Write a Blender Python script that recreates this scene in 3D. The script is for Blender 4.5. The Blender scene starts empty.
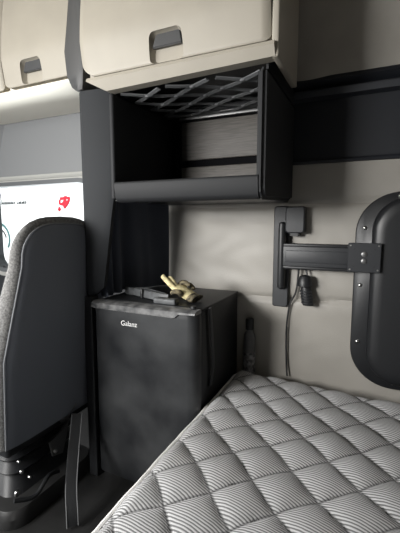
import bpy, bmesh, math, random
from mathutils import Vector, Matrix
random.seed(7)
C = bpy.context.scene.collection
PI = math.pi

# ------------------------------------------------------------------ materials
def mat(name, col, rough=.6, metal=0., spec=.5, bump=0., bscale=200., var=0., vscale=6., stretch=None, col2=None, emit=0.):
    m = bpy.data.materials.new(name); m.use_nodes = True
    nt = m.node_tree; N = nt.nodes; L = nt.links
    b = N['Principled BSDF']
    b.inputs['Base Color'].default_value = (*col, 1)
    b.inputs['Roughness'].default_value = rough
    b.inputs['Metallic'].default_value = metal
    b.inputs['Specular IOR Level'].default_value = spec
    tc = N.new('ShaderNodeTexCoord'); mp = N.new('ShaderNodeMapping')
    L.new(tc.outputs['Object'], mp.inputs['Vector'])
    if stretch: mp.inputs['Scale'].default_value = stretch
    if var or col2:
        n = N.new('ShaderNodeTexNoise'); n.inputs['Scale'].default_value = vscale; n.inputs['Detail'].default_value = 5
        L.new(mp.outputs[0], n.inputs['Vector'])
        r = N.new('ShaderNodeValToRGB')
        c2 = col2 or tuple(min(1, c*(1+var)) for c in col)
        c1 = col if col2 else tuple(c*(1-var) for c in col)
        r.color_ramp.elements[0].position = .35; r.color_ramp.elements[0].color = (*c1, 1)
        r.color_ramp.elements[1].position = .68; r.color_ramp.elements[1].color = (*c2, 1)
        L.new(n.outputs['Fac'], r.inputs['Fac']); L.new(r.outputs['Color'], b.inputs['Base Color'])
    if bump:
        n2 = N.new('ShaderNodeTexNoise'); n2.inputs['Scale'].default_value = bscale; n2.inputs['Detail'].default_value = 3
        L.new(mp.outputs[0], n2.inputs['Vector'])
        bp = N.new('ShaderNodeBump'); bp.inputs['Strength'].default_value = bump; bp.inputs['Distance'].default_value = .002
        L.new(n2.outputs['Fac'], bp.inputs['Height']); L.new(bp.outputs['Normal'], b.inputs['Normal'])
    return m

M = {}
M['beige']   = mat('beige_plastic', (.36, .33, .275), .5, var=.04, bump=.15, bscale=400)
M['cream']   = mat('cream_plastic', (.80, .76, .67), .55, bump=.1, bscale=300)
M['flap']    = mat('grey_flap', (.042, .043, .045), .4)
M['vinyl']   = mat('greige_vinyl', (.355, .337, .305), .46, var=.05, vscale=3, bump=.35, bscale=260)
M['upper']   = mat('upper_vinyl', (.36, .34, .305), .6, var=.10, vscale=5, bump=.3, bscale=150)
M['grey']    = mat('grey_door_trim', (.17, .175, .18), .6, bump=.2, bscale=300)
M['ltgrey']  = mat('light_grey_trim', (.34, .34, .32), .5)
M['rubber']  = mat('window_rubber', (.09, .095, .10), .5)
M['navy']    = mat('dark_band', (.007, .009, .014), .6, bump=.15, bscale=250)
M['navy2']   = mat('dark_band_ledge', (.022, .025, .032), .5)
M['cloth'] = mat('curtain_cloth', (.075, .085, .11), .8, bump=.3, bscale=500, var=.1, vscale=4)
M['curtain'] = mat('dark_curtain', (.009, .011, .014), .75, bump=.3, bscale=500, var=.1, vscale=4)
M['pillar']  = mat('pillar_plastic', (.055, .055, .055), .5, bump=.2, bscale=300)
M['blk']     = mat('black_plastic', (.016, .017, .019), .42, bump=.15, bscale=400)
M['blk2']    = mat('charcoal_plastic', (.034, .036, .040), .45, bump=.15, bscale=400)
M['metalblk']= mat('black_painted_metal', (.028, .030, .034), .42, .0)
M['panelblk']= mat('black_panel', (.016, .017, .019), .38, bump=.1, bscale=250)
M['steel']   = mat('steel', (.62, .62, .60), .3, 1.)
M['gun']     = mat('gunmetal', (.2, .2, .2), .4, .8)
M['fdoor']   = mat('fridge_door', (.010, .011, .013), .34, var=.0, col2=(.048, .050, .052), vscale=4.5, bump=.06, bscale=60)
M['fbody']   = mat('fridge_body', (.010, .011, .013), .5, bump=.1, bscale=300)
M['capgrey'] = mat('scuffed_cap', (.05, .052, .055), .34, var=0, col2=(.20, .20, .20), vscale=25, bump=.2, bscale=80)
M['lip'] = mat('matte_black_lip', (.012, .013, .015), .7, bump=.15, bscale=400)
M['void'] = mat('matte_void', (.004, .004, .005), .9, spec=.1)
M['white']   = mat('white_paint', (.85, .85, .85), .5)
M['seat']    = mat('seat_back_vinyl', (.18, .195, .23), .62, bump=.4, bscale=350)
M['seatfab'] = mat('seat_fabric', (.19, .188, .184), .9, var=.4, vscale=150, bump=.8, bscale=300)
M['seam']    = mat('seam_thread', (.19, .195, .20), .8)
M['webbing'] = mat('webbing', (.028, .029, .031), .38, bump=.5, bscale=400)
M['floor']   = mat('rubber_floor', (.022, .022, .022), .5, var=.3, vscale=8, bump=.3, bscale=90)
M['piping']  = mat('white_piping', (.85, .84, .82), .7, bump=.2, bscale=300)
M['wood']    = mat('grey_wood_liner', (.060, .054, .048), .5, stretch=(3, 60, 60), col2=(.115, .105, .094), vscale=4, bump=.3, bscale=40)
M['net']     = mat('net_strap', (.16, .165, .17), .6)
M['glove']   = mat('pale_yellow_leather', (.80, .70, .40), .7, var=.25, vscale=60, bump=.4, bscale=200)
M['glovedk'] = mat('dark_glove_fabric', (.03, .027, .02), .8, col2=(.30, .25, .15), vscale=70, bump=.4, bscale=200)
M['strapgrey']= mat('dark_grey_strap', (.10, .105, .11), .5, var=.3, vscale=40, bump=.4, bscale=200)
M['bottle']  = mat('grey_bottle', (.12, .12, .122), .45, var=.15, vscale=30)
M['foil']    = mat('speckled_label', (.03, .03, .032), .35, col2=(.35, .35, .36), vscale=60)
M['red']     = mat('red_paint', (.42, .006, .02), .5)
M['smudge']  = mat('grey_lettering', (.03, .033, .033), .6)
M['teal']    = mat('teal_stripe', (.05, .13, .13), .6)
M['trailer'] = mat('white_trailer', (.9, .9, .9), .5)
M['ground']  = mat('concrete', (.55, .54, .52), .9, var=.1, vscale=2)
M['tyre']    = mat('tyre', (.03, .03, .03), .8)
M['outer']   = mat('dim_shell', (.16, .155, .15), .8)

S = .1285; p0 = (-.272+.930)/math.sqrt(2); q0 = (-.272-.930)/math.sqrt(2)   # quilting lattice
def mattress_mat():
    m = bpy.data.materials.new('striped_ticking'); m.use_nodes = True
    nt = m.node_tree; N = nt.nodes; L = nt.links; b = N['Principled BSDF']
    b.inputs['Roughness'].default_value = .85; b.inputs['Specular IOR Level'].default_value = .25
    geo = N.new('ShaderNodeTexCoord'); sx = N.new('ShaderNodeSeparateXYZ'); L.new(geo.outputs['Object'], sx.inputs[0])
    nz = N.new('ShaderNodeTexNoise'); nz.inputs['Scale'].default_value = 22; nz.inputs['Detail'].default_value = 2
    L.new(geo.outputs['Object'], nz.inputs['Vector'])
    def math_(op, a, bb):
        n = N.new('ShaderNodeMath'); n.operation = op
        for i, v in enumerate((a, bb)):
            if isinstance(v, (int, float)): n.inputs[i].default_value = v
            elif v is not None: L.new(v, n.inputs[i])
        return n.outputs[0]
    t = math_('ADD', sx.outputs['Y'], math_('MULTIPLY', sx.outputs['X'], .18))
    t = math_('ADD', t, math_('MULTIPLY', nz.outputs['Fac'], .006))
    s = math_('SINE', math_('MULTIPLY', t, 2*PI/.0082), None)
    s = math_('ADD', math_('MULTIPLY', s, .5), .5)
    r = N.new('ShaderNodeValToRGB')
    r.color_ramp.elements[0].position = .30; r.color_ramp.elements[0].color = (.185, .185, .188, 1)
    r.color_ramp.elements[1].position = .66; r.color_ramp.elements[1].color = (.60, .60, .605, 1)
    L.new(s, r.inputs['Fac'])
    # crease shade painted into the colour along the stitched diamond lines
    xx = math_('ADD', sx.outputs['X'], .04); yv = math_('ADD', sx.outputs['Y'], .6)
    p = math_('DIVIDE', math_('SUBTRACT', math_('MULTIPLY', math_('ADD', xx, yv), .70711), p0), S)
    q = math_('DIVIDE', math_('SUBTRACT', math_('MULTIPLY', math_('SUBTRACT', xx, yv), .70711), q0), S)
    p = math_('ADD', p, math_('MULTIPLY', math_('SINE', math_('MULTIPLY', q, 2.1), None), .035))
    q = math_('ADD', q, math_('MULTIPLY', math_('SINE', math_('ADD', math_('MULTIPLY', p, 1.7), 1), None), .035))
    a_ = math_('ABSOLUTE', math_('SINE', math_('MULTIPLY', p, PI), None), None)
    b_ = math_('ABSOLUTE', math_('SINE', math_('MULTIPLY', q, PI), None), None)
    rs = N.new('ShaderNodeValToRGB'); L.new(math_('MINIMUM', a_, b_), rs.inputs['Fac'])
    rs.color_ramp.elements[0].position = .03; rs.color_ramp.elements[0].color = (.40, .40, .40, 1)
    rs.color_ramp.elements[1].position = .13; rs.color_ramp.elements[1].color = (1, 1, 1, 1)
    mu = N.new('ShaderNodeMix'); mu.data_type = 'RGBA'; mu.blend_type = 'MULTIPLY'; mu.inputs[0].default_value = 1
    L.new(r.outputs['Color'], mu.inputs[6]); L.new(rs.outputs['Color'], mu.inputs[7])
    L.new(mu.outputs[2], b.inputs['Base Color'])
    bp = N.new('ShaderNodeBump'); bp.inputs['Strength'].default_value = .35; bp.inputs['Distance'].default_value = .0015
    L.new(s, bp.inputs['Height']); L.new(bp.outputs['Normal'], b.inputs['Normal'])
    return m
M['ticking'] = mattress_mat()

def glass_mat():
    m = bpy.data.materials.new('window_glass'); m.use_nodes = True
    nt = m.node_tree; N = nt.nodes; L = nt.links
    N.remove(N['Principled BSDF'])
    tr = N.new('ShaderNodeBsdfTransparent'); tr.inputs[0].default_value = (.93, .95, .95, 1)
    gl = N.new('ShaderNodeBsdfGlossy'); gl.inputs['Roughness'].default_value = .03
    mx = N.new('ShaderNodeMixShader'); mx.inputs[0].default_value = .06
    L.new(tr.outputs[0], mx.inputs[1]); L.new(gl.outputs[0], mx.inputs[2])
    L.new(mx.outputs[0], N['Material Output'].inputs[0])
    return m
M['glass'] = glass_mat()

# ------------------------------------------------------------------ mesh helpers (all coordinates are world metres)
def add_box(bm, x0, x1, y0, y1, z0, z1, bev=0., seg=3):
    t = bmesh.new(); bmesh.ops.create_cube(t, size=1)
    for v in t.verts:
        v.co = Vector(((x0+x1)/2 + v.co.x*(x1-x0), (y0+y1)/2 + v.co.y*(y1-y0), (z0+z1)/2 + v.co.z*(z1-z0)))
    if bev: bmesh.ops.bevel(t, geom=list(t.edges), offset=bev, segments=seg, profile=.5, affect='EDGES')
    join(bm, t); return bm
def join(bm, t):
    me = bpy.data.meshes.new('tmp'); t.to_mesh(me); t.free(); bm.from_mesh(me); bpy.data.meshes.remove(me)
def box(*a, **k): return add_box(bmesh.new(), *a, **k)
def smooth_path(pts, n=8):
    pts = [Vector(p) for p in pts]; out = []
    for i in range(len(pts)-1):
        p0 = pts[max(i-1, 0)]; p1 = pts[i]; p2 = pts[i+1]; p3 = pts[min(i+2, len(pts)-1)]
        for k in range(n):
            t = k/n
            out.append(.5*((2*p1)+(p2-p0)*t+(2*p0-5*p1+4*p2-p3)*t*t+(3*p1-p0-3*p2+p3)*t**3))
    out.append(pts[-1]); return out
def add_tube(bm, pts, rad, seg=10, cap=True, flat=None):
    """tube through pts; rad number or list; flat=(w,t,normal) makes a ribbon section"""
    pts = [Vector(p) for p in pts]; n = len(pts); rings = []
    up = Vector((0, 0, 1))
    d0 = (pts[1]-pts[0]).normalized()
    if abs(d0.dot(up)) > .9: up = Vector((0, 1, 0))
    nrm = (up - d0*up.dot(d0)).normalized()
    for i, p in enumerate(pts):
        d = (pts[min(i+1, n-1)]-pts[max(i-1, 0)]).normalized()
        nrm = (nrm - d*nrm.dot(d)).normalized(); bi = d.cross(nrm)
        r = rad[i] if isinstance(rad, (list, tuple)) else rad
        ring = []
        for k in range(seg):
            a = 2*PI*k/seg
            if flat:
                nn = Vector(flat[2]); nn = (nn - d*nn.dot(d)).normalized(); ww = d.cross(nn)
                ca, sa = math.cos(a), math.sin(a)
                e = .35
                q = ww*flat[0]*.5*math.copysign(abs(ca)**e, ca) + nn*flat[1]*.5*math.copysign(abs(sa)**e, sa)
            else: q = (nrm*math.cos(a)+bi*math.sin(a))*r
            ring.append(bm.verts.new(p+q))
        rings.append(ring)
    for i in range(n-1):
        for k in range(seg):
            bm.faces.new((rings[i][k], rings[i][(k+1) % seg], rings[i+1][(k+1) % seg], rings[i+1][k]))
    if cap:
        bm.faces.new(rings[0][::-1]); bm.faces.new(rings[-1])
    return bm
def tube(*a, **k): return add_tube(bmesh.new(), *a, **k)
def add_loft(bm, loops, cap0=True, cap1=True):
    R = [[bm.verts.new(Vector(p)) for p in lp] for lp in loops]; n = len(R[0])
    for i in range(len(R)-1):
        for k in range(n):
            bm.faces.new((R[i][k], R[i][(k+1) % n], R[i+1][(k+1) % n], R[i+1][k]))
    if cap0: bm.faces.new(R[0][::-1])
    if cap1: bm.faces.new(R[-1])
    return bm
def loft(*a, **k): return add_loft(bmesh.new(), *a, **k)
def prism_x(poly, x0, x1):            # polygon in (y,z) swept along x
    return loft([[(x0, y, z) for y, z in poly], [(x1, y, z) for y, z in poly]])
def rrect(w, h, r, n=8, cx=0, cz=0):  # rounded rectangle in a 2D plane, counter-clockwise
    pts = []
    for qx, qz, a0 in ((1, 1, 0), (-1, 1, PI/2), (-1, -1, PI), (1, -1, 1.5*PI)):
        for k in range(n+1):
            a = a0+PI/2*k/n
            pts.append((cx+qx*(w/2-r)+r*math.cos(a), cz+qz*(h/2-r)+r*math.sin(a)))
    return pts
def add_lathe(bm, prof, c, seg=24, axis='z'):
    loops = []
    for r, h in prof:
        lp = []
        for k in range(seg):
            a = 2*PI*k/seg
            if axis == 'z': lp.append((c[0]+r*math.cos(a), c[1]+r*math.sin(a), c[2]+h))
            elif axis == 'y': lp.append((c[0]+r*math.cos(a), c[1]-h, c[2]+r*math.sin(a)))
            else: lp.append((c[0]+h, c[1]+r*math.cos(a), c[2]+r*math.sin(a)))
        loops.append(lp)
    return add_loft(bm, loops)
def lathe(*a, **k): return add_lathe(bmesh.new(), *a, **k)

def wloc(p):
    v = Vector((0, 0, 0))
    while p: v += p.location; p = p.parent
    return v
def obj(name, bm, m, parent=None, smooth=True, origin=None, angle=40):
    bmesh.ops.recalc_face_normals(bm, faces=bm.faces)
    off = wloc(parent) if parent else Vector((0, 0, 0))
    if origin is not None: off = Vector(origin)
    for v in bm.verts: v.co -= off
    me = bpy.data.meshes.new(name); 
    if smooth:
        for f in bm.faces: f.smooth = True
        for e in bm.edges:
            if len(e.link_faces) == 2 and e.calc_face_angle(0) > math.radians(angle): e.smooth = False
    bm.to_mesh(me); bm.free()
    me.materials.append(M[m] if isinstance(m, str) else m)
    o = bpy.data.objects.new(name, me); C.objects.link(o)
    if parent: o.parent = parent
    elif origin is not None: o.location = origin
    return o
def thing(name, label, cat, loc, group=None):
    o = bpy.data.objects.new(name, None); C.objects.link(o); o.location = loc
    o.empty_display_size = .05
    o['label'] = label; o['category'] = cat
    if group: o['group'] = group
    return o
def tag(o, label, cat, group=None):
    o['label'] = label; o['category'] = cat
    if group: o['group'] = group
    return o
def struct(name, bm, m, smooth=False, **k):
    o = obj(name, bm, m, smooth=smooth, **k); o['kind'] = 'structure'; return o
def text_bm(s, size, extrude):
    cu = bpy.data.curves.new('t', 'FONT'); cu.body = s; cu.size = size; cu.extrude = extrude; cu.align_x = 'LEFT'
    o = bpy.data.objects.new('t', cu); C.objects.link(o)
    dg = bpy.context.evaluated_depsgraph_get()
    me = bpy.data.meshes.new_from_object(o.evaluated_get(dg))
    bm = bmesh.new(); bm.from_mesh(me)
    bpy.data.objects.remove(o); bpy.data.curves.remove(cu); bpy.data.meshes.remove(me)
    return bm
def carve(bm, cut):
    """boolean difference, result returned as bmesh; nothing of the cutter stays in the scene"""
    bmesh.ops.recalc_face_normals(bm, faces=bm.faces); bmesh.ops.recalc_face_normals(cut, faces=cut.faces)
    ma = bpy.data.meshes.new('a'); bm.to_mesh(ma); bm.free()
    mb = bpy.data.meshes.new('b'); cut.to_mesh(mb); cut.free()
    a = bpy.data.objects.new('a', ma); b = bpy.data.objects.new('b', mb); C.objects.link(a); C.objects.link(b)
    md = a.modifiers.new('d', 'BOOLEAN'); md.operation = 'DIFFERENCE'; md.object = b; md.solver = 'EXACT'
    dg = bpy.context.evaluated_depsgraph_get(); dg.update()
    me = bpy.data.meshes.new_from_object(a.evaluated_get(dg))
    out = bmesh.new(); out.from_mesh(me)
    for o in (a, b): bpy.data.objects.remove(o)
    for q in (ma, mb, me): bpy.data.meshes.remove(q)
    return out
def noise2(x, y):
    return math.sin(x*7.1+1.3*math.sin(y*5.3))*math.cos(y*6.7+1.1*math.sin(x*4.1))

W = 1.74      # inner face of the side wall
# ------------------------------------------------------------------ setting
struct('floor', box(-2.9, .70, -.95, W+.02, -.04, 0), 'floor')
struct('ceiling', box(-2.3, .70, -.95, W+.10, 2.30, 2.34), 'beige')
struct('wall_rear', box(.66, .70, -.95, W, 0, 2.30), 'outer')
struct('wall_far', box(-1.1, .66, -.95, -.91, 0, 2.30), 'outer')

# padded sleeper side wall : a grid with two stitched seams
def padded_wall():
    bm = bmesh.new(); nx, nz = 150, 130
    x0, x1, z0, z1 = -1.05, .66, 0., 1.47
    g = []
    for i in range(nx+1):
        col = []
        for j in range(nz+1):
            x = x0+(x1-x0)*i/nx; z = z0+(z1-z0)*j/nz
            y = W
            for sz in (1.272+.012*math.sin(x*2.2), .826+.01*math.sin(x*3+1)):
                d = abs(z-sz); y += .010*math.exp(-(d/.010)**2) - .006*math.exp(-((d-.05)/.05)**2)
            y += .0022*noise2(x*1.7, z*1.3)+.0012*noise2(x*4.+2, z*5.)
            # puckers round the bracket
            y += .003*math.sin((x+.3)*55+z*20)*math.exp(-(((x+.27)/.09)**2+((z-.96)/.14)**2))
            col.append(bm.verts.new((x, y, z)))
        g.append(col)
    for i in range(nx):
        for j in range(nz): bm.faces.new((g[i][j], g[i+1][j], g[i+1][j+1], g[i][j+1]))
    return bm
o = struct('wall_side', padded_wall(), 'vinyl', smooth=True)
struct('wall_backing', box(-1.10, .66, W+.025, W+.06, 0, 2.30), 'navy')
# upper padded panel above the dark band
def upper_panel():
    bm = bmesh.new(); nx, nz = 60, 30; g = []
    for i in range(nx+1):
        col = []
        for j in range(nz+1):
            x = -.75+1.41*i/nx; t = j/nz; z = 1.79+.50*t
            y = 1.715-.05*t*t + .004*noise2(x*2, z*3)
            col.append(bm.verts.new((x, y, z)))
        g.append(col)
    for i in range(nx):
        for j in range(nz): bm.faces.new((g[i][j], g[i+1][j], g[i+1][j+1], g[i][j+1]))
    return bm
struct('wall_upper', upper_panel(), 'upper', smooth=True)
# dark horizontal band with its ledge
struct('trim_1', prism_x([(1.765, 1.80), (1.715, 1.797), (1.708, 1.780), (1.735, 1.755), (1.735, 1.45), (1.765, 1.45)], -.98, .66), 'navy')
struct('trim_2', prism_x([(1.735, 1.745), (1.700, 1.742), (1.695, 1.738), (1.699, 1.712), (1.735, 1.705)], -.98, .66), 'navy2')
struct('trim_3', prism_x([(1.74, 1.462), (1.727, 1.458), (1.723, 1.450), (1.727, 1.442), (1.74, 1.440)], -.98, .66), 'navy')

# ---- cab side wall (over and round the door window)
def cab_wall():
    bm = bmesh.new()
    add_box(bm, -2.9, -1.04, W, W+.05, 1.44, 2.30)
    add_box(bm, -1.45, -1.04, W, W+.05, .88, 1.44)
    add_box(bm, -2.9, -2.42, W, W+.05, .88, 1.44)
    return bm
struct('wall_door', cab_wall(), 'grey')
struct('wall_door_lower', box(-2.9, -1.04, W, W+.05, 0, .88), 'blk')
struct('trim_8', box(-2.9, -1.19, 1.345, W-.002, 1.817, 1.829, bev=.003), 'cream')
# window frame: rounded rectangular rubber with a thin light inner trim
def ring_frame(cx, cz, w, h, r, y0, y1, t):
    A = rrect(w, h, r, 8, cx, cz); B = rrect(w-2*t, h-2*t, max(r-t, .01), 8, cx, cz)
    bm = bmesh.new(); n = len(A)
    va = [[bm.verts.new((x, y, z)) for x, z in P] for P, y in ((A, y1), (A, y0), (B, y0), (B, y1))]
    for i in range(4):
        for k in range(n):
            bm.faces.new((va[i][k], va[i][(k+1) % n], va[(i+1) % 4][(k+1) % n], va[(i+1) % 4][k]))
    return bm
wf = struct('window_1', ring_frame(-1.947, 1.145, .934, .60, .12, W-.022, W+.06, .026), 'rubber', smooth=True)
wi = obj('window_trim', ring_frame(-1.947, 1.145, .994, .66, .14, W-.012, W+.01, .032), 'ltgrey', wf)
obj('pane', loft([[(x, W+.03, z) for x, z in rrect(.894, .56, .10, 8, -1.947, 1.145)],
                        [(x, W+.034, z) for x, z in rrect(.894, .56, .10, 8, -1.947, 1.145)]]), 'glass', wf)
struct('trim_4', prism_x([(W, 1.484), (W-.020, 1.480), (W-.024, 1.468), (W-.018, 1.456), (W, 1.452)], -2.9, -1.15), 'ltgrey')
# front pillar trim, slanting
struct('trim_5', loft([[(-2.30, W-.07, 1.83), (-2.22, W, 1.83), (-2.9, W, 1.83), (-2.9, W-.07, 1.83)],
                       [(-2.42, W-.05, 1.45), (-2.36, W, 1.45), (-2.9, W, 1.45), (-2.9, W-.05, 1.45)]]), 'grey')

# ------------------------------------------------------------------ overhead cabinets
def rows_panel(zs, xl, xr, yf, thick, nx=48):
    """rounded panel built row by row: front face at y=yf(x,z), given thickness towards +y"""
    bm = bmesh.new(); F = []; B = []
    for z in zs:
        a, b = xl(z), xr(z)
        F.append([bm.verts.new((a+(b-a)*i/nx, yf(a+(b-a)*i/nx, z), z)) for i in range(nx+1)])
        B.append([bm.verts.new((a+(b-a)*i/nx, yf(a+(b-a)*i/nx, z)+thick, z)) for i in range(nx+1)])
    m = len(zs)
    for j in range(m-1):
        for i in range(nx):
            bm.faces.new((F[j][i], F[j][i+1], F[j+1][i+1], F[j+1][i]))
            bm.faces.new((B[j][i], B[j+1][i], B[j+1][i+1], B[j][i+1]))
        bm.faces.new((F[j][0], F[j+1][0], B[j+1][0], B[j][0]))
        bm.faces.new((F[j][nx], B[j][nx], B[j+1][nx], F[j+1][nx]))
    for i in range(nx):
        bm.faces.new((F[0][i], B[0][i], B[0][i+1], F[0][i+1]))
        bm.faces.new((F[m-1][i], F[m-1][i+1], B[m-1][i+1], B[m-1][i]))
    return bm
def rounded_edge(z, zb, zt, r):       # how far the outline draws in near bottom and top
    d = 0
    if z < zb+r: q = r-(z-zb); d = r-math.sqrt(max(r*r-q*q, 0))
    if z > zt-r: q = r-(zt-z); d = max(d, r-math.sqrt(max(r*r-q*q, 0)))
    return d
def zrows(zb, zt, r, n=8, m=12):
    a = [zb+r*(1-math.cos(PI/2*k/n)) for k in range(n+1)]
    b = [zb+r+(zt-zb-2*r)*k/m for k in range(1, m+1)]
    c = [zt-r+r*math.sin(PI/2*k/n) for k in range(1, n+1)]
    return a+b+c

def cup_loops(cx, cz, y, w, h, shrink, depth, skew):
    lo = []
    for d, s in ((-.03, 0.), (0., 0.), (depth*.6, shrink*.5), (depth, shrink)):
        pts = []
        for x, z in rrect(w-s, h-s, .022-min(s*.3, .008), 6, 0, 0):
            k = 1+skew*(-z/h)                     # wider at the bottom
            pts.append((cx+x*k, y+d, cz+z))
        lo.append(pts)
    return lo

def cabinet(name, label, x0, x1, yfront, zb, ztop, y_back, hx, hz, door_x0, door_x1, rl, rail, rail_h):
    t = thing(name, label, 'cabinet', ((x0+x1)/2, (yfront+y_back)/2, zb-rail_h))
    def prof(x, z):
        u = z-zb
        crease = .135
        y = yfront + (.020*(1-u/crease) if u < crease else .055*((u-crease)/.40)**1.5)
        e = min(x-door_x0, door_x1-x)
        if e < .02: y += .012*(1-max(e, 0)/.02)**2
        if u < .012: y += .006*(1-u/.012)**2
        return y
    zs = zrows(zb+.004, ztop, rl)
    door = rows_panel(zs, lambda z: door_x0+rounded_edge(z, zb+.004, ztop+1, rl), lambda z: door_x1-rounded_edge(z, zb+.004, ztop+1, .02), prof, .030)
    yh = prof(hx, hz)
    door = carve(door, loft(cup_loops(hx, hz, yh, .138, .108, .026, .027, .12)))
    d = obj('door', door, 'beige', t, angle=35)
    # dark paddle flap over the upper half of the finger cup
    fl = bmesh.new()
    W2 = .114
    pts0 = [(-W2/2+.012, .049), (W2/2-.004, .049), (W2/2+.005, .004), (-W2/2-.006, .004)]
    add_loft(fl, [[(hx+x*.94, yh+.024, hz+z) for x, z in pts0], [(hx+x, yh+.004+(.003 if z > .02 else .004), hz+z) for x, z in pts0]])
    bmesh.ops.bevel(fl, geom=list(fl.edges), offset=.003, segments=2, affect='EDGES')
    obj('door_handle', fl, 'flap', d)
    # carcass behind the door
    car = bmesh.new()
    add_box(car, x0+.004, x1, yfront+.052, y_back, zb-.002, ztop, bev=.008)
    obj('carcass', car, 'cream' if rail_h < .02 else 'beige', t)
    if rail:
        rp = [(yfront+.035, zb-.002), (yfront+.006, zb-.006), (yfront+.002, zb-.018), (yfront+.020, zb-rail_h), (yfront+.062, zb-rail_h), (yfront+.062, zb-.002)]
        L_ = [[(x0+.028 + (.085 if z < zb-.03 else .0), y, z) for y, z in rp], [(x1-.004, y, z + (.012 if z < zb-.03 else 0)) for y, z in rp]]
        obj('bottom_rail', loft(L_), 'beige', t)
    return t
cab = cabinet('overhead_cabinet', 'large beige overhead cabinet above the open black cubby, grey flap handle', -1.09, -.305, 1.205, 1.755, 2.28, 1.54, -.703, 1.808, -1.095, -.325, .075, True, .060)
# light end panel seen edge-on beside the dark wall band
obj('end_panel', box(-.322, -.298, 1.225, 1.535, 1.705, 2.28, bev=.006), 'beige', cab)
cab2 = cabinet('overhead_cabinet', 'smaller beige overhead cabinet above the door window, left of the dark pillar', -1.71, -1.20, 1.325, 1.838, 2.28, W-.003, -1.505, 1.895, -1.705, -1.195, .05, False, .0)
# neighbour further forward whose edge shows at the frame border
cab3 = cabinet('overhead_cabinet', 'beige overhead cabinet cut off by the left edge of the photo', -2.30, -1.722, 1.335, 1.838, 2.28, W-.003, -2.02, 1.895, -2.29, -1.722, .05, False, .0)

# dark pillar trim between the two cabinets
pt = bmesh.new()
lo = []
for z, xl, xr in ((1.725, -1.150, -1.112), (1.750, -1.200, -1.108), (1.80, -1.226, -1.104), (1.90, -1.236, -1.10), (2.02, -1.215, -1.10), (2.28, -1.175, -1.10)):
    lo.append([(xl, 1.30, z), (xl+.012, 1.265, z), (xr-.02, 1.235, z), (xr, 1.24, z), (xr, 1.36, z), (xl, 1.36, z)])
add_loft(pt, lo)
struct('trim_6', pt, 'pillar', smooth=True)

# ------------------------------------------------------------------ open cubby under the large cabinet
cub = thing('storage_cubby', 'open black cubby below the large cabinet, with netting and a lit wood-look back', 'shelf', (-.655, 1.48, 1.262))
cx0, cx1 = -.980, -.340
obj('side_panel', box(cx0, cx0+.022, 1.238, 1.722, 1.275, 1.692, bev=.010), 'lip', cub)
sp = loft([[(x, y, z) for y, z in ((1.236, 1.690), (1.236, 1.300), (1.246, 1.274), (1.270, 1.262), (1.722, 1.282), (1.722, 1.690))] for x in (cx1-.030, cx1)])
bmesh.ops.bevel(sp, geom=list(sp.edges), offset=.012, segments=3, affect='EDGES')
obj('side_panel', sp, 'lip', cub)
obj('bottom_panel', box(cx0+.01, cx1-.02, 1.255, 1.722, 1.272, 1.300), 'blk', cub)
lip = prism_x([(1.272, 1.300), (1.272, 1.336), (1.266, 1.345), (1.244, 1.345), (1.237, 1.341), (1.235, 1.334), (1.243, 1.282), (1.252, 1.268), (1.272, 1.264)], cx0+.020, cx1-.022)
obj('front_lip', lip, 'lip', cub, angle=60)
tp = box(cx0+.002, cx1-.002, 1.272, 1.722, 1.742, 1.750)
add_box(tp, cx0+.002, cx0+.010, 1.272, 1.722, 1.690, 1.744); add_box(tp, cx1-.010, cx1-.002, 1.272, 1.722, 1.690, 1.744)
obj('top_panel', tp, 'blk', cub)
bk = bmesh.new()
add_box(bk, cx0+.01, cx1-.01, 1.716, 1.724, 1.29, 1.742)
obj('back_panel', bk, 'void', cub)
for z0, z1, yy in ((1.490, 1.674, 1.700), (1.300, 1.456, 1.697)):
    obj('liner_board', box(cx0+.085, cx1-.026, yy, 1.716, z0, z1, bev=.004), 'wood', cub)  # left ends stop short so the near-black panel stands in for shadow
obj('liner_rail', box(cx0+.075, cx1-.026, 1.690, 1.716, 1.682, 1.698, bev=.004), 'gun', cub)
# netting: diagonal straps on a slightly sagging plane below the top panel
def netz(x, y): return 1.693+.010*(y-1.26)/.44-.006*math.sin((x-cx0)*14)*math.sin((y-1.26)*9)
net = bmesh.new()
X0, X1, Y0, Y1 = cx0+.024, cx1-.030, 1.275, 1.690
s = .125
for fam in (1, -1):
    k = -16
    while k < 16:
        pts = []
        for q in range(0, 61):
            x = X0+(X1-X0)*q/60; y = Y0+.12+fam*(x-X0)*.62+k*s
            if Y0 <= y <= Y1: pts.append((x, y, netz(x, y)+.001*fam))
        if len(pts) > 3: add_tube(net, pts, .004, seg=8, flat=(.017, .004, (0, .35, 1)))
        k += 1
nt = obj('net', net, 'net', cub)
for a in range(-16, 16):
    for b in range(-16, 16):
        x = X0+(b-a)*s/(2*.62); y = Y0+.12+.62*(x-X0)+a*s
        if X0 < x < X1 and Y0 < y < Y1: obj('joint', box(x-.010, x+.010, y-.009, y+.009, netz(x, y)-.006, netz(x, y)+.006, bev=.003, seg=1), 'net', nt)
obj('net_rail', tube([(X0-.01, Y1, netz(X0, Y1)), (X1+.01, Y1, netz(X1, Y1))], .007), 'gun', nt)
# two small dark items lying in it
q = loft([[(-.46+r*.055*math.cos(a), 1.56+r*.03*math.sin(a), 1.301+h) for a in [2*PI*k/20 for k in range(20)]] for r, h in ((.9, 0), (1, .02), (.9, .045), (.55, .062), (.1, .066))])
tag(obj('pouch', q, 'blk', origin=(-.46, 1.56, 1.301)), 'small dark rounded pouch inside the cubby at its right end', 'pouch')
q = box(-.905, -.815, 1.60, 1.66, 1.301, 1.352, bev=.008)
tag(obj('case', q, 'blk', origin=(-.86, 1.63, 1.301)), 'small black case inside the cubby near its left end', 'case')

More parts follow.
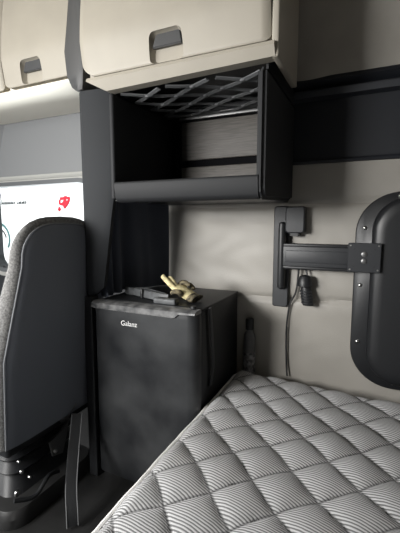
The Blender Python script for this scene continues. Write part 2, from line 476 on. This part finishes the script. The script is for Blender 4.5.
# ------------------------------------------------------------------ curtain gathered beside the fridge, behind the seat
def curtain():
    bm = bmesh.new(); n, m = 150, 26; g = []
    path = smooth_path([(-1.075, 1.312), (-1.112, 1.335), (-1.085, 1.365), (-1.118, 1.395), (-1.098, 1.43), (-1.118, 1.50), (-1.062, 1.57), (-1.060, 1.64), (-.990, 1.712)], 18)
    n = len(path)
    for i, p in enumerate(path):
        col = []
        t = i/(n-1)
        for j in range(m+1):
            v = j/m
            zb = .846
            z = zb+(1.725-zb)*v
            f = 1-.35*v
            x = p[0]+.010*math.sin(t*38+v*2.5)*f; y = p[1]+.006*math.cos(t*31+v*2)*f
            if y > 1.722: y = 1.722
            col.append(bm.verts.new((x, y, z)))
        g.append(col)
    for i in range(n-1):
        for j in range(m): bm.faces.new((g[i][j], g[i+1][j], g[i+1][j+1], g[i][j+1]))
    return bm
cu = thing('curtain', 'dark blue-grey curtain hanging between the seat and the fridge', 'curtain', (-1.08, 1.45, .864))
obj('cloth', curtain(), 'cloth', cu, angle=80)
# front pillar cover that the curtain tucks behind
pc = bmesh.new(); lo = []
for z, r in ((.86, -1.110), (.90, -1.06), (1.20, -1.010), (1.33, -.985), (1.50, -.976), (1.722, -.976)):
    lo.append([(-1.150, 1.30, z), (-1.148, 1.262, z), (-1.125, 1.246, z), (r-.022, 1.262 if z > .88 else 1.25, z), (r, 1.275, z), (r-.004, 1.30, z)])
add_loft(pc, lo)
struct('trim_7', pc, 'curtain', smooth=True)
struct('trim_9', box(-1.16, -1.112, 1.25, 1.30, 0, .858, bev=.006), 'blk')

# ------------------------------------------------------------------ fridge
fx0, fx1, fy0, fy1, fh = -1.100, -.595, 1.236, 1.726, .845
fr = thing('mini_fridge', 'black mini fridge standing between the curtain and the mattress, scuffed door', 'fridge', ((fx0+fx1)/2, 1.47, 0))
bd = bmesh.new()
add_box(bd, fx0+.006, fx1-.002, fy0+.062, fy1, .035, fh-.012, bev=.006)
obj('body', bd, 'fbody', fr)
obj('top_panel', box(fx0+.004, fx1, fy0+.070, fy1, fh-.014, fh-.002, bev=.004), 'fbody', fr)
for lx in (fx0+.05, fx1-.05):
    for ly in (fy0+.10, fy1-.05): obj('foot', lathe([(.02, 0), (.022, .004), (.018, .04)], (lx, ly, 0)), 'blk', fr)
def fridge_door():
    # gently bowed front, curved down at the top, rounded sides
    out = []
    bm = bmesh.new()
    def ring(z, inset):
        pts = []
        a, b = fx0+inset, fx1-inset
        n = 24
        for k in range(n+1):
            t = k/n; x = a+(b-a)*t
            e = min(t, 1-t)*(b-a)
            rr = .020
            y = fy0+.006*(2*t-1)**2+inset*.6
            if e < rr: y += rr-math.sqrt(rr*rr-(rr-e)**2)
            pts.append((x, y, z))
        pts.append((b, fy0+.054, z)); pts.append((a, fy0+.054, z))
        return pts
    loops = [ring(.05, .004), ring(.055, 0)]+[ring(.055+(fh-.040-.055)*k/6, 0) for k in range(1, 7)]+[ring(fh-.030, .001), ring(fh-.016, .003)]
    return add_loft(bm, loops)
dr = obj('door', fridge_door(), 'fdoor', fr, angle=50)
# raised top cap of the door with its lowered grip step towards the right
cap = bmesh.new()
def capring(x, zl):
    return [(x, fy0+.003, zl), (x, fy0-.004, zl+.003), (x, fy0-.003, fh-.008), (x, fy0+.012, fh), (x, fy0+.052, fh), (x, fy0+.056, fh-.004), (x, fy0+.056, zl)]
xs = [(fx0+.002, fh-.030), (fx0+.02, fh-.033), (fx1-.105, fh-.036), (fx1-.090, fh-.034), (fx1-.075, fh-.020), (fx1-.03, fh-.018), (fx1-.002, fh-.016)]
add_loft(cap, [capring(x, z) for x, z in xs])
obj('door_cap', cap, 'capgrey', dr)
obj('gasket', box(fx0+.012, fx1-.010, fy0+.054, fy0+.064, .06, fh-.02), 'rubber', dr)
hg = lathe([(.012, 0), (.014, .004), (.010, .012)], (fx1-.03, fy0+.045, fh)); obj('hinge_cap', hg, 'blk', fr)
lg = text_bm('Galanz', .030, .0006)
for v in lg.verts:
    x, y, z = v.co; v.co = Vector((-.944+x*1.0, fy0-.0006-z, .754+y))
lg2 = obj('logo', lg, 'white', dr, smooth=False)
lg2['label'] = 'white brand lettering'
# flat door seal strap / black cord running down the fridge side
cord = smooth_path([(-.586, 1.352, .838), (-.583, 1.366, .72), (-.583, 1.380, .60), (-.586, 1.376, .55), (-.590, 1.37, .50)], 8)
obj('side_trim', tube(cord, .006, flat=(.020, .008, (1, 0, 0)), seg=12), 'blk2', fr)

# ------------------------------------------------------------------ things lying on the fridge
ft = fh-.002
# dark grey strap folded flat
st = thing('folded_strap', 'dark grey folded strap lying flat along the fridge top', 'strap', (-.90, 1.37, ft))
p = smooth_path([(-1.055, 1.43, ft+.018), (-.99, 1.405, ft+.021), (-.90, 1.375, ft+.021), (-.83, 1.355, ft+.020), (-.78, 1.352, ft+.018)], 8)
obj('band', tube(p, .01, flat=(.034, .012, (.3, -.95, .15)), seg=16), 'strapgrey', st)
p = smooth_path([(-1.05, 1.45, ft+.016), (-.97, 1.46, ft+.018), (-.88, 1.42, ft+.018), (-.82, 1.40, ft+.015)], 8)
obj('band', tube(p, .01, flat=(.028, .010, (.2, -.95, .1)), seg=16), 'strapgrey', st)
obj('buckle', box(-.935, -.922, 1.366, 1.376, ft+.002, ft+.042, bev=.003), 'blk', st)
# grey block holding the strap end
cl = bmesh.new(); add_box(cl, -.825, -.72, 1.300, 1.340, ft+.001, ft+.026, bev=.007)
tag(obj('pouch', cl, 'strapgrey', origin=(-.78, 1.35, ft)), 'flat dark grey pouch on the fridge top in front of the yellow glove', 'pouch')

gl = thing('work_glove', 'crumpled pale yellow and dark mottled work glove on the fridge top', 'glove', (-.74, 1.40, ft))
gb = bmesh.new()
# cuff resting on the fridge, palm rising up to the left, five fingers, two standing proud
base = Vector((-.684, 1.395, ft+.020)); tip = Vector((-.768, 1.40, ft+.064))
d = (tip-base).normalized(); sidev = Vector((.12, 1, .0)).normalized(); upv = d.cross(sidev)*-1
loops = []
for t, w, h in ((0, .030, .020), (.15, .036, .022), (.45, .040, .021), (.8, .042, .017), (1., .036, .012)):
    c = base.lerp(tip, t)
    loops.append([c+sidev*w*math.cos(a)+upv*h*math.sin(a) for a in [2*PI*k/16 for k in range(16)]])
add_loft(gb, loops)
def finger(bm, root, pts, r):
    path = smooth_path([root]+[root+Vector(p) for p in pts], 5)
    n = len(path); rr = [r*(1-.22*i/(n-1)) for i in range(n)]; rr[-1] *= .55; rr[-2] *= .88
    add_tube(bm, path, rr, seg=10)
tipc = tip-d*.012
finger(gb, tipc+sidev*-.026, [(-.025, -.004, .022), (-.050, -.006, .046), (-.058, -.008, .054)], .0125)
finger(gb, tipc+sidev*-.008, [(-.020, 0, .024), (-.034, .002, .040), (-.036, .004, .046)], .0125)
obj('palm', gb, 'glove', gl, angle=70)
gc = bmesh.new(); gd = bmesh.new(); ge = bmesh.new()
finger(gc, tipc+sidev*.010, [(.006, .006, .018), (.026, .010, .020), (.048, .010, .006)], .0125)
finger(gd, tipc+sidev*.027, [(.014, .010, .010), (.036, .014, .008), (.056, .012, -.010)], .0115)
finger(ge, base.lerp(tip, .4)+sidev*-.036, [(-.004, -.014, .012), (-.022, -.022, .014), (-.036, -.022, .004)], .0125)
obj('finger', gc, 'glovedk', gl, angle=70); obj('finger', gd, 'glovedk', gl, angle=70); obj('thumb', ge, 'glovedk', gl, angle=70)
cf = bmesh.new(); loops = []
for k, (t, w, h) in enumerate(((-.30, .044, .018), (-.1, .040, .020), (.10, .037, .021))):
    c = base+d*.085*t; c.z = max(c.z, ft+.019)
    loops.append([c+sidev*w*math.cos(a)+upv*h*math.sin(a) for a in [2*PI*q/16 for q in range(16)]])
add_loft(cf, loops); 
cfo = obj('cuff', cf, 'glovedk', gl, angle=70)

# ------------------------------------------------------------------ bunk base and mattress
bx0, bx1 = -.560, .655
bb = bmesh.new()
add_box(bb, bx0+.01, bx1, -.88, W-.005, .02, .330, bev=.01)
tag(obj('bunk_base', bb, 'blk', origin=(0, .4, .02)), 'dark bunk base box under the quilted mattress', 'bed base')
mt = thing('mattress', 'grey and white striped mattress with diamond quilting, lying beside the fridge', 'mattress', (.04, .6, .332))
MZ = .478
ml, mr, mf = -.579, .640, -.60
def back_y(x): return 1.672-.03*max(0, (x+.55))-.075*max(0, x+.40)**1.2
def left_x(y): return ml+.004*max(0, 1.7-y)
S = .1285; p0 = (-.272+.930)/math.sqrt(2); q0 = (-.272-.930)/math.sqrt(2)
def quilt(x, y):
    p = ((x+y)/math.sqrt(2)-p0)/S; q = ((x-y)/math.sqrt(2)-q0)/S
    p += .035*math.sin(q*2.1); q += .035*math.sin(p*1.7+1)
    a = abs(math.sin(PI*p)); b = abs(math.sin(PI*q))
    h = (a*b)**.40
    # little puckers radiating from the stitches
    h += .07*math.sin(p*9+q*5+3*noise2(x*3, y*3))*(a*b)*(1-a*b)
    return .0205*h
def mattress_top():
    bm = bmesh.new(); nx, ny = 170, 300; g = []
    for i in range(nx+1):
        col = []
        for j in range(ny+1):
            u = i/nx; v = j/ny
            y = mf+(back_y(0)-mf)*v
            x = left_x(y)+(mr-left_x(y))*u
            y = mf+(back_y(x)-mf)*v
            dl = x-left_x(y); db = back_y(x)-y
            r = .05
            # round the far left corner
            if dl < r and db < r:
                k = math.hypot(r-dl, r-db)
                mx = max(r-dl, r-db)
                if k > 0: 
                    sc = mx/k
                    x = left_x(y)+r-(r-dl)*sc; y = back_y(x)-r+(r-db)*sc
            e = min(dl, db, mr-x, y-mf)
            fall = min(1, e/.055); fall = 1-(1-fall)**2
            z = MZ-.030*(1-fall)-.018+quilt(x, y)*(0.25+.75*fall)+.004*noise2(x*1.2, y*1.1)
            col.append(bm.verts.new((x, y, z)))
        g.append(col)
    for i in range(nx):
        for j in range(ny): bm.faces.new((g[i][j], g[i+1][j], g[i+1][j+1], g[i][j+1]))
    # sides
    bd = [g[i][0] for i in range(nx)]+[g[nx][j] for j in range(ny)]+[g[i][ny] for i in range(nx, 0, -1)]+[g[0][j] for j in range(ny, 0, -1)]
    prev = bd
    for z in (.40, .335):
        cur = [bm.verts.new((v.co.x, v.co.y, z)) for v in bd]
        for k in range(len(bd)):
            bm.faces.new((prev[k], prev[(k+1) % len(bd)], cur[(k+1) % len(bd)], cur[k]))
        prev = cur
    bm.faces.new(prev)
    return bm, [v.co.copy() for v in bd]
bm, edge = mattress_top()
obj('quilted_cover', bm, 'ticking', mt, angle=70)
pp = bmesh.new(); ed = edge[::3]; ed.append(ed[0])
add_tube(pp, [Vector((v.x, v.y, v.z+.004)) for v in ed], .0075, seg=8, cap=False)
obj('piping', pp, 'piping', mt)

# ------------------------------------------------------------------ bottle in the gap behind the fridge and mattress

bc = (-.527, 1.7075, .332)
bt = thing('bottle', 'grey bottle with a dark cap and speckled label, in the gap between fridge and wall', 'bottle', bc)
obj('bottle_body', lathe([(.024, 0), (.0295, .006), (.0295, .285), (.026, .305), (.015, .325), (.014, .332)], bc), 'bottle', bt)
obj('label_wrap', lathe([(.0295, .05), (.0302, .052), (.0302, .215), (.0295, .217)], bc), 'foil', bt)
obj('cap', lathe([(.016, .328), (.020, .330), (.020, .378), (.017, .384), (.004, .385)], bc), 'blk', bt)

# ------------------------------------------------------------------ TV bracket on the wall
wy = W-.004
tv = thing('tv_bracket', 'black swivel television bracket screwed to the padded wall, with its screen plate bare', 'bracket', (-.36, wy, .79))
wp = loft([[(x, y, z) for x, z in rrect(.074-i, .470-i, .012, 4, -.384, 1.022)] for y, i in ((wy+.008, 0), (wy-.016, 0), (wy-.021, .008))])
obj('wall_plate', wp, 'blk2', tv, angle=30)
hb = loft([[(x, y, z) for x, z in rrect(.085-i, .118-i, .012, 4, -.3185, 1.195)] for y, i in ((wy+.004, 0), (wy-.050, 0), (wy-.056, .010))])
obj('pivot_housing', hb, 'blk2', tv, angle=30)
h2 = loft([[(x, y, z) for x, z in rrect(.045-i, .016, .006, 4, -.322, 1.130)] for y, i in ((wy+.002, 0), (wy-.040, 0), (wy-.044, .008))])
obj('latch', h2, 'blk', tv)
pv = lathe([(.006, -.155), (.016, -.148), (.018, -.13), (.018, .13), (.016, .148), (.006, .155)], (-.3765, wy-.040, 1.030), seg=20)
obj('pivot_post', pv, 'blk', tv)
ar = bmesh.new()
add_box(ar, -.368, -.075, wy-.056, wy-.028, .985, 1.078, bev=.004)
obj('arm', ar, 'blk2', tv)
for z in (1.082, .981):
    obj('arm_rail', box(-.366, -.070, wy-.062, wy-.024, z-.007, z+.007, bev=.004), 'blk', tv)
obj('arm_channel', box(-.355, -.085, wy-.0605, wy-.054, 1.005, 1.058, bev=.002), 'blk2', tv)
obj('end_knuckle', lathe([(.010, -.056), (.017, -.052), (.017, .052), (.010, .056)], (-.072, wy-.046, 1.031), seg=20), 'blk', tv)
vp = loft([[(x, y, z) for x, z in rrect(.126-i, .122-i, .006, 4, -.029, 1.038)] for y, i in ((wy-.064, 0), (wy-.072, 0), (wy-.074, .004))])
v_ = obj('screen_plate', vp, 'metalblk', tv, angle=30)
for dz in (.014, -.014):
    obj('bolt', lathe([(.011, .0), (.011, .004), (.006, .006), (.002, .006)], (-.029, wy-.073, 1.038+dz), 16, 'y'), 'gun', v_)
for sx in (-1, 1):
    for sz in (-1, 1):
        for k in (.050, .036):
            obj('screw_hole', lathe([(.0036, 0), (.0036, .0008), (.001, .0009)], (-.029+sx*(k+.003), wy-.074, 1.038+sz*(k)), 10, 'y'), 'steel' if (k > .04) else 'blk', v_)

# power cable with plug hanging from the bracket
pc_ = thing('power_cable', 'thin black cable with a chunky plug, hanging below the bracket arm down to the bed', 'cable', (-.30, W-.03, .86))
path = smooth_path([(-.300, wy-.022, .985), (-.303, wy-.020, .930), (-.312, wy-.016, .86), (-.338, wy-.014, .80), (-.350, wy-.012, .70), (-.350, wy-.012, .60), (-.345, wy-.014, .50), (-.340, wy-.018, .452)], 8)
obj('cord', tube(path, .0042), 'blk', pc_)
pl = lathe([(.006, .05), (.022, .046), (.031, .030), (.034, .008), (.034, 0), (.028, -.003)], (-.268, W-.044, .898), 20)
obj('plug_cap', pl, 'blk', pc_)
pb = loft([[(-.262+dx+r*.026*math.cos(a), W-.042+r*.022*math.sin(a), z) for a in [2*PI*k/20 for k in range(20)]] for dx, r, z in ((-.004, .8, .900), (0, .95, .880), (.004, 1., .85), (.009, 1., .82), (.011, .9, .810))])
pbo = obj('plug', pb, 'blk', pc_)
for k in range(5):
    z = .818+k*.013
    obj('plug_rib', lathe([(.024, 0), (.0275, .002), (.0275, .005), (.024, .007)], (-.2545-k*.0022, W-.042, z), 18), 'blk2', pbo)
obj('plug_lead', tube(smooth_path([(-.262, W-.03, .945), (-.270, W-.022, .975), (-.285, W-.02, .985)], 6), .0045), 'blk', pc_)

# ------------------------------------------------------------------ big rounded black cover panel with rivets
pn = thing('cover_panel', 'large black rounded cover panel riveted to the wall, cut by the right edge', 'panel', (.22, W, .455))
pcx, pcz, pw, ph = .235, .890, .606, .836
fl_ = [[(x, y, z) for x, z in rrect(pw-i, ph-i, .17-i/2, 14, pcx, pcz)] for y, i in ((W-.009, 0), (W-.018, 0), (W-.022, .008))]
obj('flange', loft(fl_), 'panelblk', pn, angle=50)
bl = [[(x, y, z) for x, z in rrect(pw-i-.010, ph-i+.050, .17-i/2.6, 14, pcx+.012, pcz)] for y, i in ((W-.020, .094), (W-.036, .098), (W-.048, .112), (W-.056, .140), (W-.058, .20))]
obj('raised_face', loft(bl), 'panelblk', pn, angle=60)
for x, z in ((-.033, 1.160), (-.040, .915), (-.040, .665), (.106, .500), (.235, .485), (.092, 1.290), (.235, 1.294)):
    obj('rivet', lathe([(.0085, 0), (.0082, .003), (.0055, .006), (.001, .007)], (x, W-.0215, z), 14, 'y'), 'steel', pn)

# ------------------------------------------------------------------ passenger seat (its back towards the bed)
se = thing('passenger_seat', 'dark grey passenger seat seen from behind, in front of the door window', 'seat', (-1.45, 1.12, 0))
def back_outline(s, x, shrink=0.):
    """closed outline in (y,z) of the seat back"""
    pts = []
    zt = 1.208-shrink; yc = 1.140
    def hw(z):
        b = min(.31, .272-.24*(z-.84))
        return b-shrink
    n = 12
    zs = [.34+ (1.02-.34)*k/n for k in range(n+1)]
    for z in zs: pts.append((x, yc+hw(z), z))
    hwt = hw(1.02)
    for k in range(1, 16):
        a = PI*k/16
        e = .72
        pts.append((x, yc+hwt*math.copysign(abs(math.cos(a))**e, math.cos(a)), 1.02+(zt-1.02)*abs(math.sin(a))**e))
    for z in zs[::-1]: pts.append((x, yc-hw(z), z))
    return pts
lean = lambda pts: [(p[0]+(p[2]-1.0)*.06, p[1], p[2]) for p in pts]
lean2 = lambda pts: lean([(-1.16+(p[0]+1.16)*(.35+.65*min(1, max(0, (1.19-p[2])/.42))), p[1], p[2]) for p in pts])
L1 = [lean2(back_outline(0, x, s_)) for x, s_ in ((-1.262, .05), (-1.250, .026), (-1.228, .006), (-1.200, .0), (-1.175, .010), (-1.160, .024))]
obj('backrest', loft(L1), 'seatfab', se, angle=80)
L2 = [lean(back_outline(0, x, s_)) for x, s_ in ((-1.170, .030), (-1.157, .026), (-1.150, .036), (-1.144, .070), (-1.140, .12))]
rp = obj('rear_panel', loft(L2), 'seat', se, angle=80)
sm = lean(back_outline(0, -1.1535, .026))
obj('seam', tube([Vector(p) for p in sm], .0022, seg=6), 'seam', rp)
cu_ = loft([[(x, y, z) for x, y in rrect(.50-i, .52-i, .09, 8, -1.55, 1.12)] for z, i in ((.36, .04), (.38, 0), (.46, 0), (.49, .03), (.50, .10))])
obj('cushion', cu_, 'seatfab', se)
obj('seat_frame', box(-1.80, -1.22, .88, 1.36, .28, .36, bev=.015), 'blk', se)
obj('suspension_boot', loft([[(x, y, z) for x, y in rrect(.40-i, .38-i, .06, 6, -1.47, 1.12)] for z, i in ((.07, -.04), (.10, .0), (.13, .05), (.16, .0), (.19, .05), (.22, 0), (.25, .05), (.29, .02))]), 'blk', se)
obj('base_plate', loft([[(x, y, z) for x, y in rrect(.52-i, .50-i, .08, 8, -1.44, 1.10)] for z, i in ((.0, 0), (.04, 0), (.065, .03), (.075, .12))]), 'floor', se)
# hinge bracket, lever and bolts that glint under the backrest
br = loft([[(-1.205+t, y, z) for y, z in ((1.06, .255), (1.13, .275), (1.175, .31), (1.155, .235), (1.13, .17), (1.075, .185))] for t in (0, .008)])
obj('hinge_bracket', br, 'gun', se)
obj('lever', tube(smooth_path([(-1.19, 1.13, .33), (-1.185, 1.17, .345), (-1.18, 1.20, .37)], 5), .006), 'gun', se)
obj('adjuster_plate', loft([[(-1.195+t, y, z) for y, z in ((1.11, .335), (1.18, .34), (1.165, .31), (1.125, .315))] for t in (0, .005)]), 'gun', se)
for y, z, r in ((.93, .205, .008), (.965, .16, .006), (.905, .13, .012), (.92, .255, .006), (1.085, .205, .008)):
    obj('bolt', lathe([(r, 0), (r, .008), (r*.6, .011), (.001, .012)], (-1.215 if y < 1.0 else -1.197, y, z), 12, 'x'), 'steel', se)
obj('air_hose', tube(smooth_path([(-1.20, .88, .12), (-1.17, .95, .10), (-1.18, 1.03, .13), (-1.20, 1.10, .10)], 6), .009), 'blk', se)

# strap hanging between the seat and the fridge
sb = thing('hanging_strap', 'black webbing strap hanging down between seat and fridge, rounded lower end', 'strap', (-1.14, 1.15, .05))
path = smooth_path([(-1.125, 1.150, .36), (-1.105, 1.110, .27), (-1.072, 1.060, .20), (-1.040, 1.015, .13), (-1.010, .985, .06), (-1.00, .975, .012)], 8)
obj('webbing', tube(path, .02, flat=(.048, .007, (1, -.85, 0)), seg=16), 'webbing', sb)
for s_ in (-1, 1):
    off = Vector((.62, .72, 0)).normalized()*.021*s_+Vector((.003, -.003, 0))
    obj('edge_highlight', tube([p+off for p in path], .0022, seg=6), 'seam', sb)  # pale line along each strap edge, a highlight put in as colour

# ------------------------------------------------------------------ outside the window
g = box(-14, 6, W+.5, 14, -1.25, -1.2)
struct('ground', g, 'ground')
tl = thing('trailer', 'white trailer parked outside the door window, with a red mark and teal stripe', 'vehicle', (-5.2, 5.6, -1.2))
obj('body', box(-9.6, -2.2, 5.0, 7.4, -.2, 2.7, bev=.05), 'trailer', tl)
for x in (-8.6, -7.5):
    w_ = obj('wheel', lathe([(.30, 0), (.50, .02), (.50, .26), (.30, .28)], (x, 5.25, -.70), 24, 'y'), 'tyre', tl)
    obj('hub', lathe([(.18, 0), (.18, .03), (.05, .05)], (x, 4.97, -.70), 16, 'y'), 'ltgrey', w_)
obj('landing_leg', box(-3.4, -3.28, 5.4, 5.52, -1.2, -.2), 'ltgrey', tl)
yy = 4.998
def stroke(bm, pts, w):
    add_tube(bm, [(x, yy-.002, z) for x, z in pts], .01, seg=8, flat=(w, .006, (0, 1, 0)))

rd = bmesh.new()
# slanted red mark: two looping strokes over a broken tail
stroke(rd, smooth_path([(-5.08, 1.60), (-5.00, 1.60), (-4.95, 1.62), (-4.88, 1.60), (-4.84, 1.61)], 5), .05)
stroke(rd, smooth_path([(-5.08, 1.58), (-5.09, 1.52), (-5.03, 1.50), (-4.98, 1.55), (-4.94, 1.59)], 5), .05)
stroke(rd, smooth_path([(-4.86, 1.60), (-4.89, 1.53), (-4.95, 1.47), (-4.99, 1.43)], 5), .055)
stroke(rd, smooth_path([(-5.02, 1.48), (-4.96, 1.52), (-4.90, 1.54)], 5), .05)
stroke(rd, [(-5.12, 1.385), (-5.10, 1.42), (-5.07, 1.43)], .07)
obj('red_mark', rd, 'red', tl)
gy = bmesh.new()
x = -6.60
for k in range(15):
    if k == 9:
        x += .05; obj('lettering', gy, 'smudge', tl); gy = bmesh.new()
    h = (.10, .05, .07, .05, .06, .05, .07, .05, .05, .04, .05, .06, .05, .08, .06)[k]
    stroke(gy, [(x, 1.52), (x+.012, 1.52+h)], .028)
    if k % 2 == 0: stroke(gy, [(x, 1.545), (x+.03, 1.55)], .022)
    x += .043
obj('lettering', gy, 'smudge', tl)
te = bmesh.new()
stroke(te, [(-6.75+.31*math.cos(a), .86+.30*math.sin(a)) for a in [math.radians(-35+k*8) for k in range(22)]], .05)
obj('arc_stripe', te, 'teal', tl)
te = bmesh.new()
stroke(te, [(-6.75+.22*math.cos(a), .84+.21*math.sin(a)) for a in [math.radians(10+k*8) for k in range(15)]], .035)
obj('arc_stripe', te, 'smudge', tl)

# ------------------------------------------------------------------ light
wd = bpy.data.worlds.new('World'); bpy.context.scene.world = wd; wd.use_nodes = True
bg = wd.node_tree.nodes['Background']; bg.inputs[0].default_value = (.86, .93, 1.0, 1); bg.inputs[1].default_value = .35
def area(name, loc, target, sx, sy, power, col=(1, 1, 1), spread=PI):
    l = bpy.data.lights.new(name, 'AREA'); l.shape = 'RECTANGLE'; l.size = sx; l.size_y = sy; l.energy = power; l.color = col
    o = bpy.data.objects.new(name, l); C.objects.link(o); o.location = loc
    l.spread = spread
    o.rotation_euler = (Vector(target)-Vector(loc)).to_track_quat('-Z', 'Y').to_euler()
    return o
area('windshield_daylight', (-2.35, -.45, 1.80), (-.5, 1.3, .8), .9, .55, 30, (1, .99, .97))
area('windshield_low_daylight', (-2.7, -.5, 1.35), (-.4, .9, 1.2), 1.3, .7, 12, (1, .99, .97))
area('driver_window_daylight', (-1.85, -1.25, 1.50), (-1.0, 1.6, 1.02), .8, .6, 22, (1, .985, .96), math.radians(85))
area('yard_daylight', (-5.5, 1.8, 6.0), (-5.5, 5.2, .8), 6, 2, 1700)
area('added_bounce_fill', (-2.5, 3.4, -.6), (-1.75, 1.6, 1.9), 1.6, 1.2, 420)  # added lamp that brightens the cabinet undersides, in place of ground bounce

# ------------------------------------------------------------------ camera
cd = bpy.data.cameras.new('Camera'); cam = bpy.data.objects.new('Camera', cd); C.objects.link(cam)
cd.sensor_fit = 'VERTICAL'; cd.sensor_height = 36; cd.sensor_width = 36; cd.lens = 36*370/533; cd.clip_start = .02
cam.location = (0, 0, 1.185); cam.rotation_euler = (math.radians(90-6.86), 0, math.radians(25))
bpy.context.scene.camera = cam
vs = bpy.context.scene.view_settings; vs.view_transform = 'Standard'; vs.look = 'None'; vs.exposure = 0; vs.gamma = 1
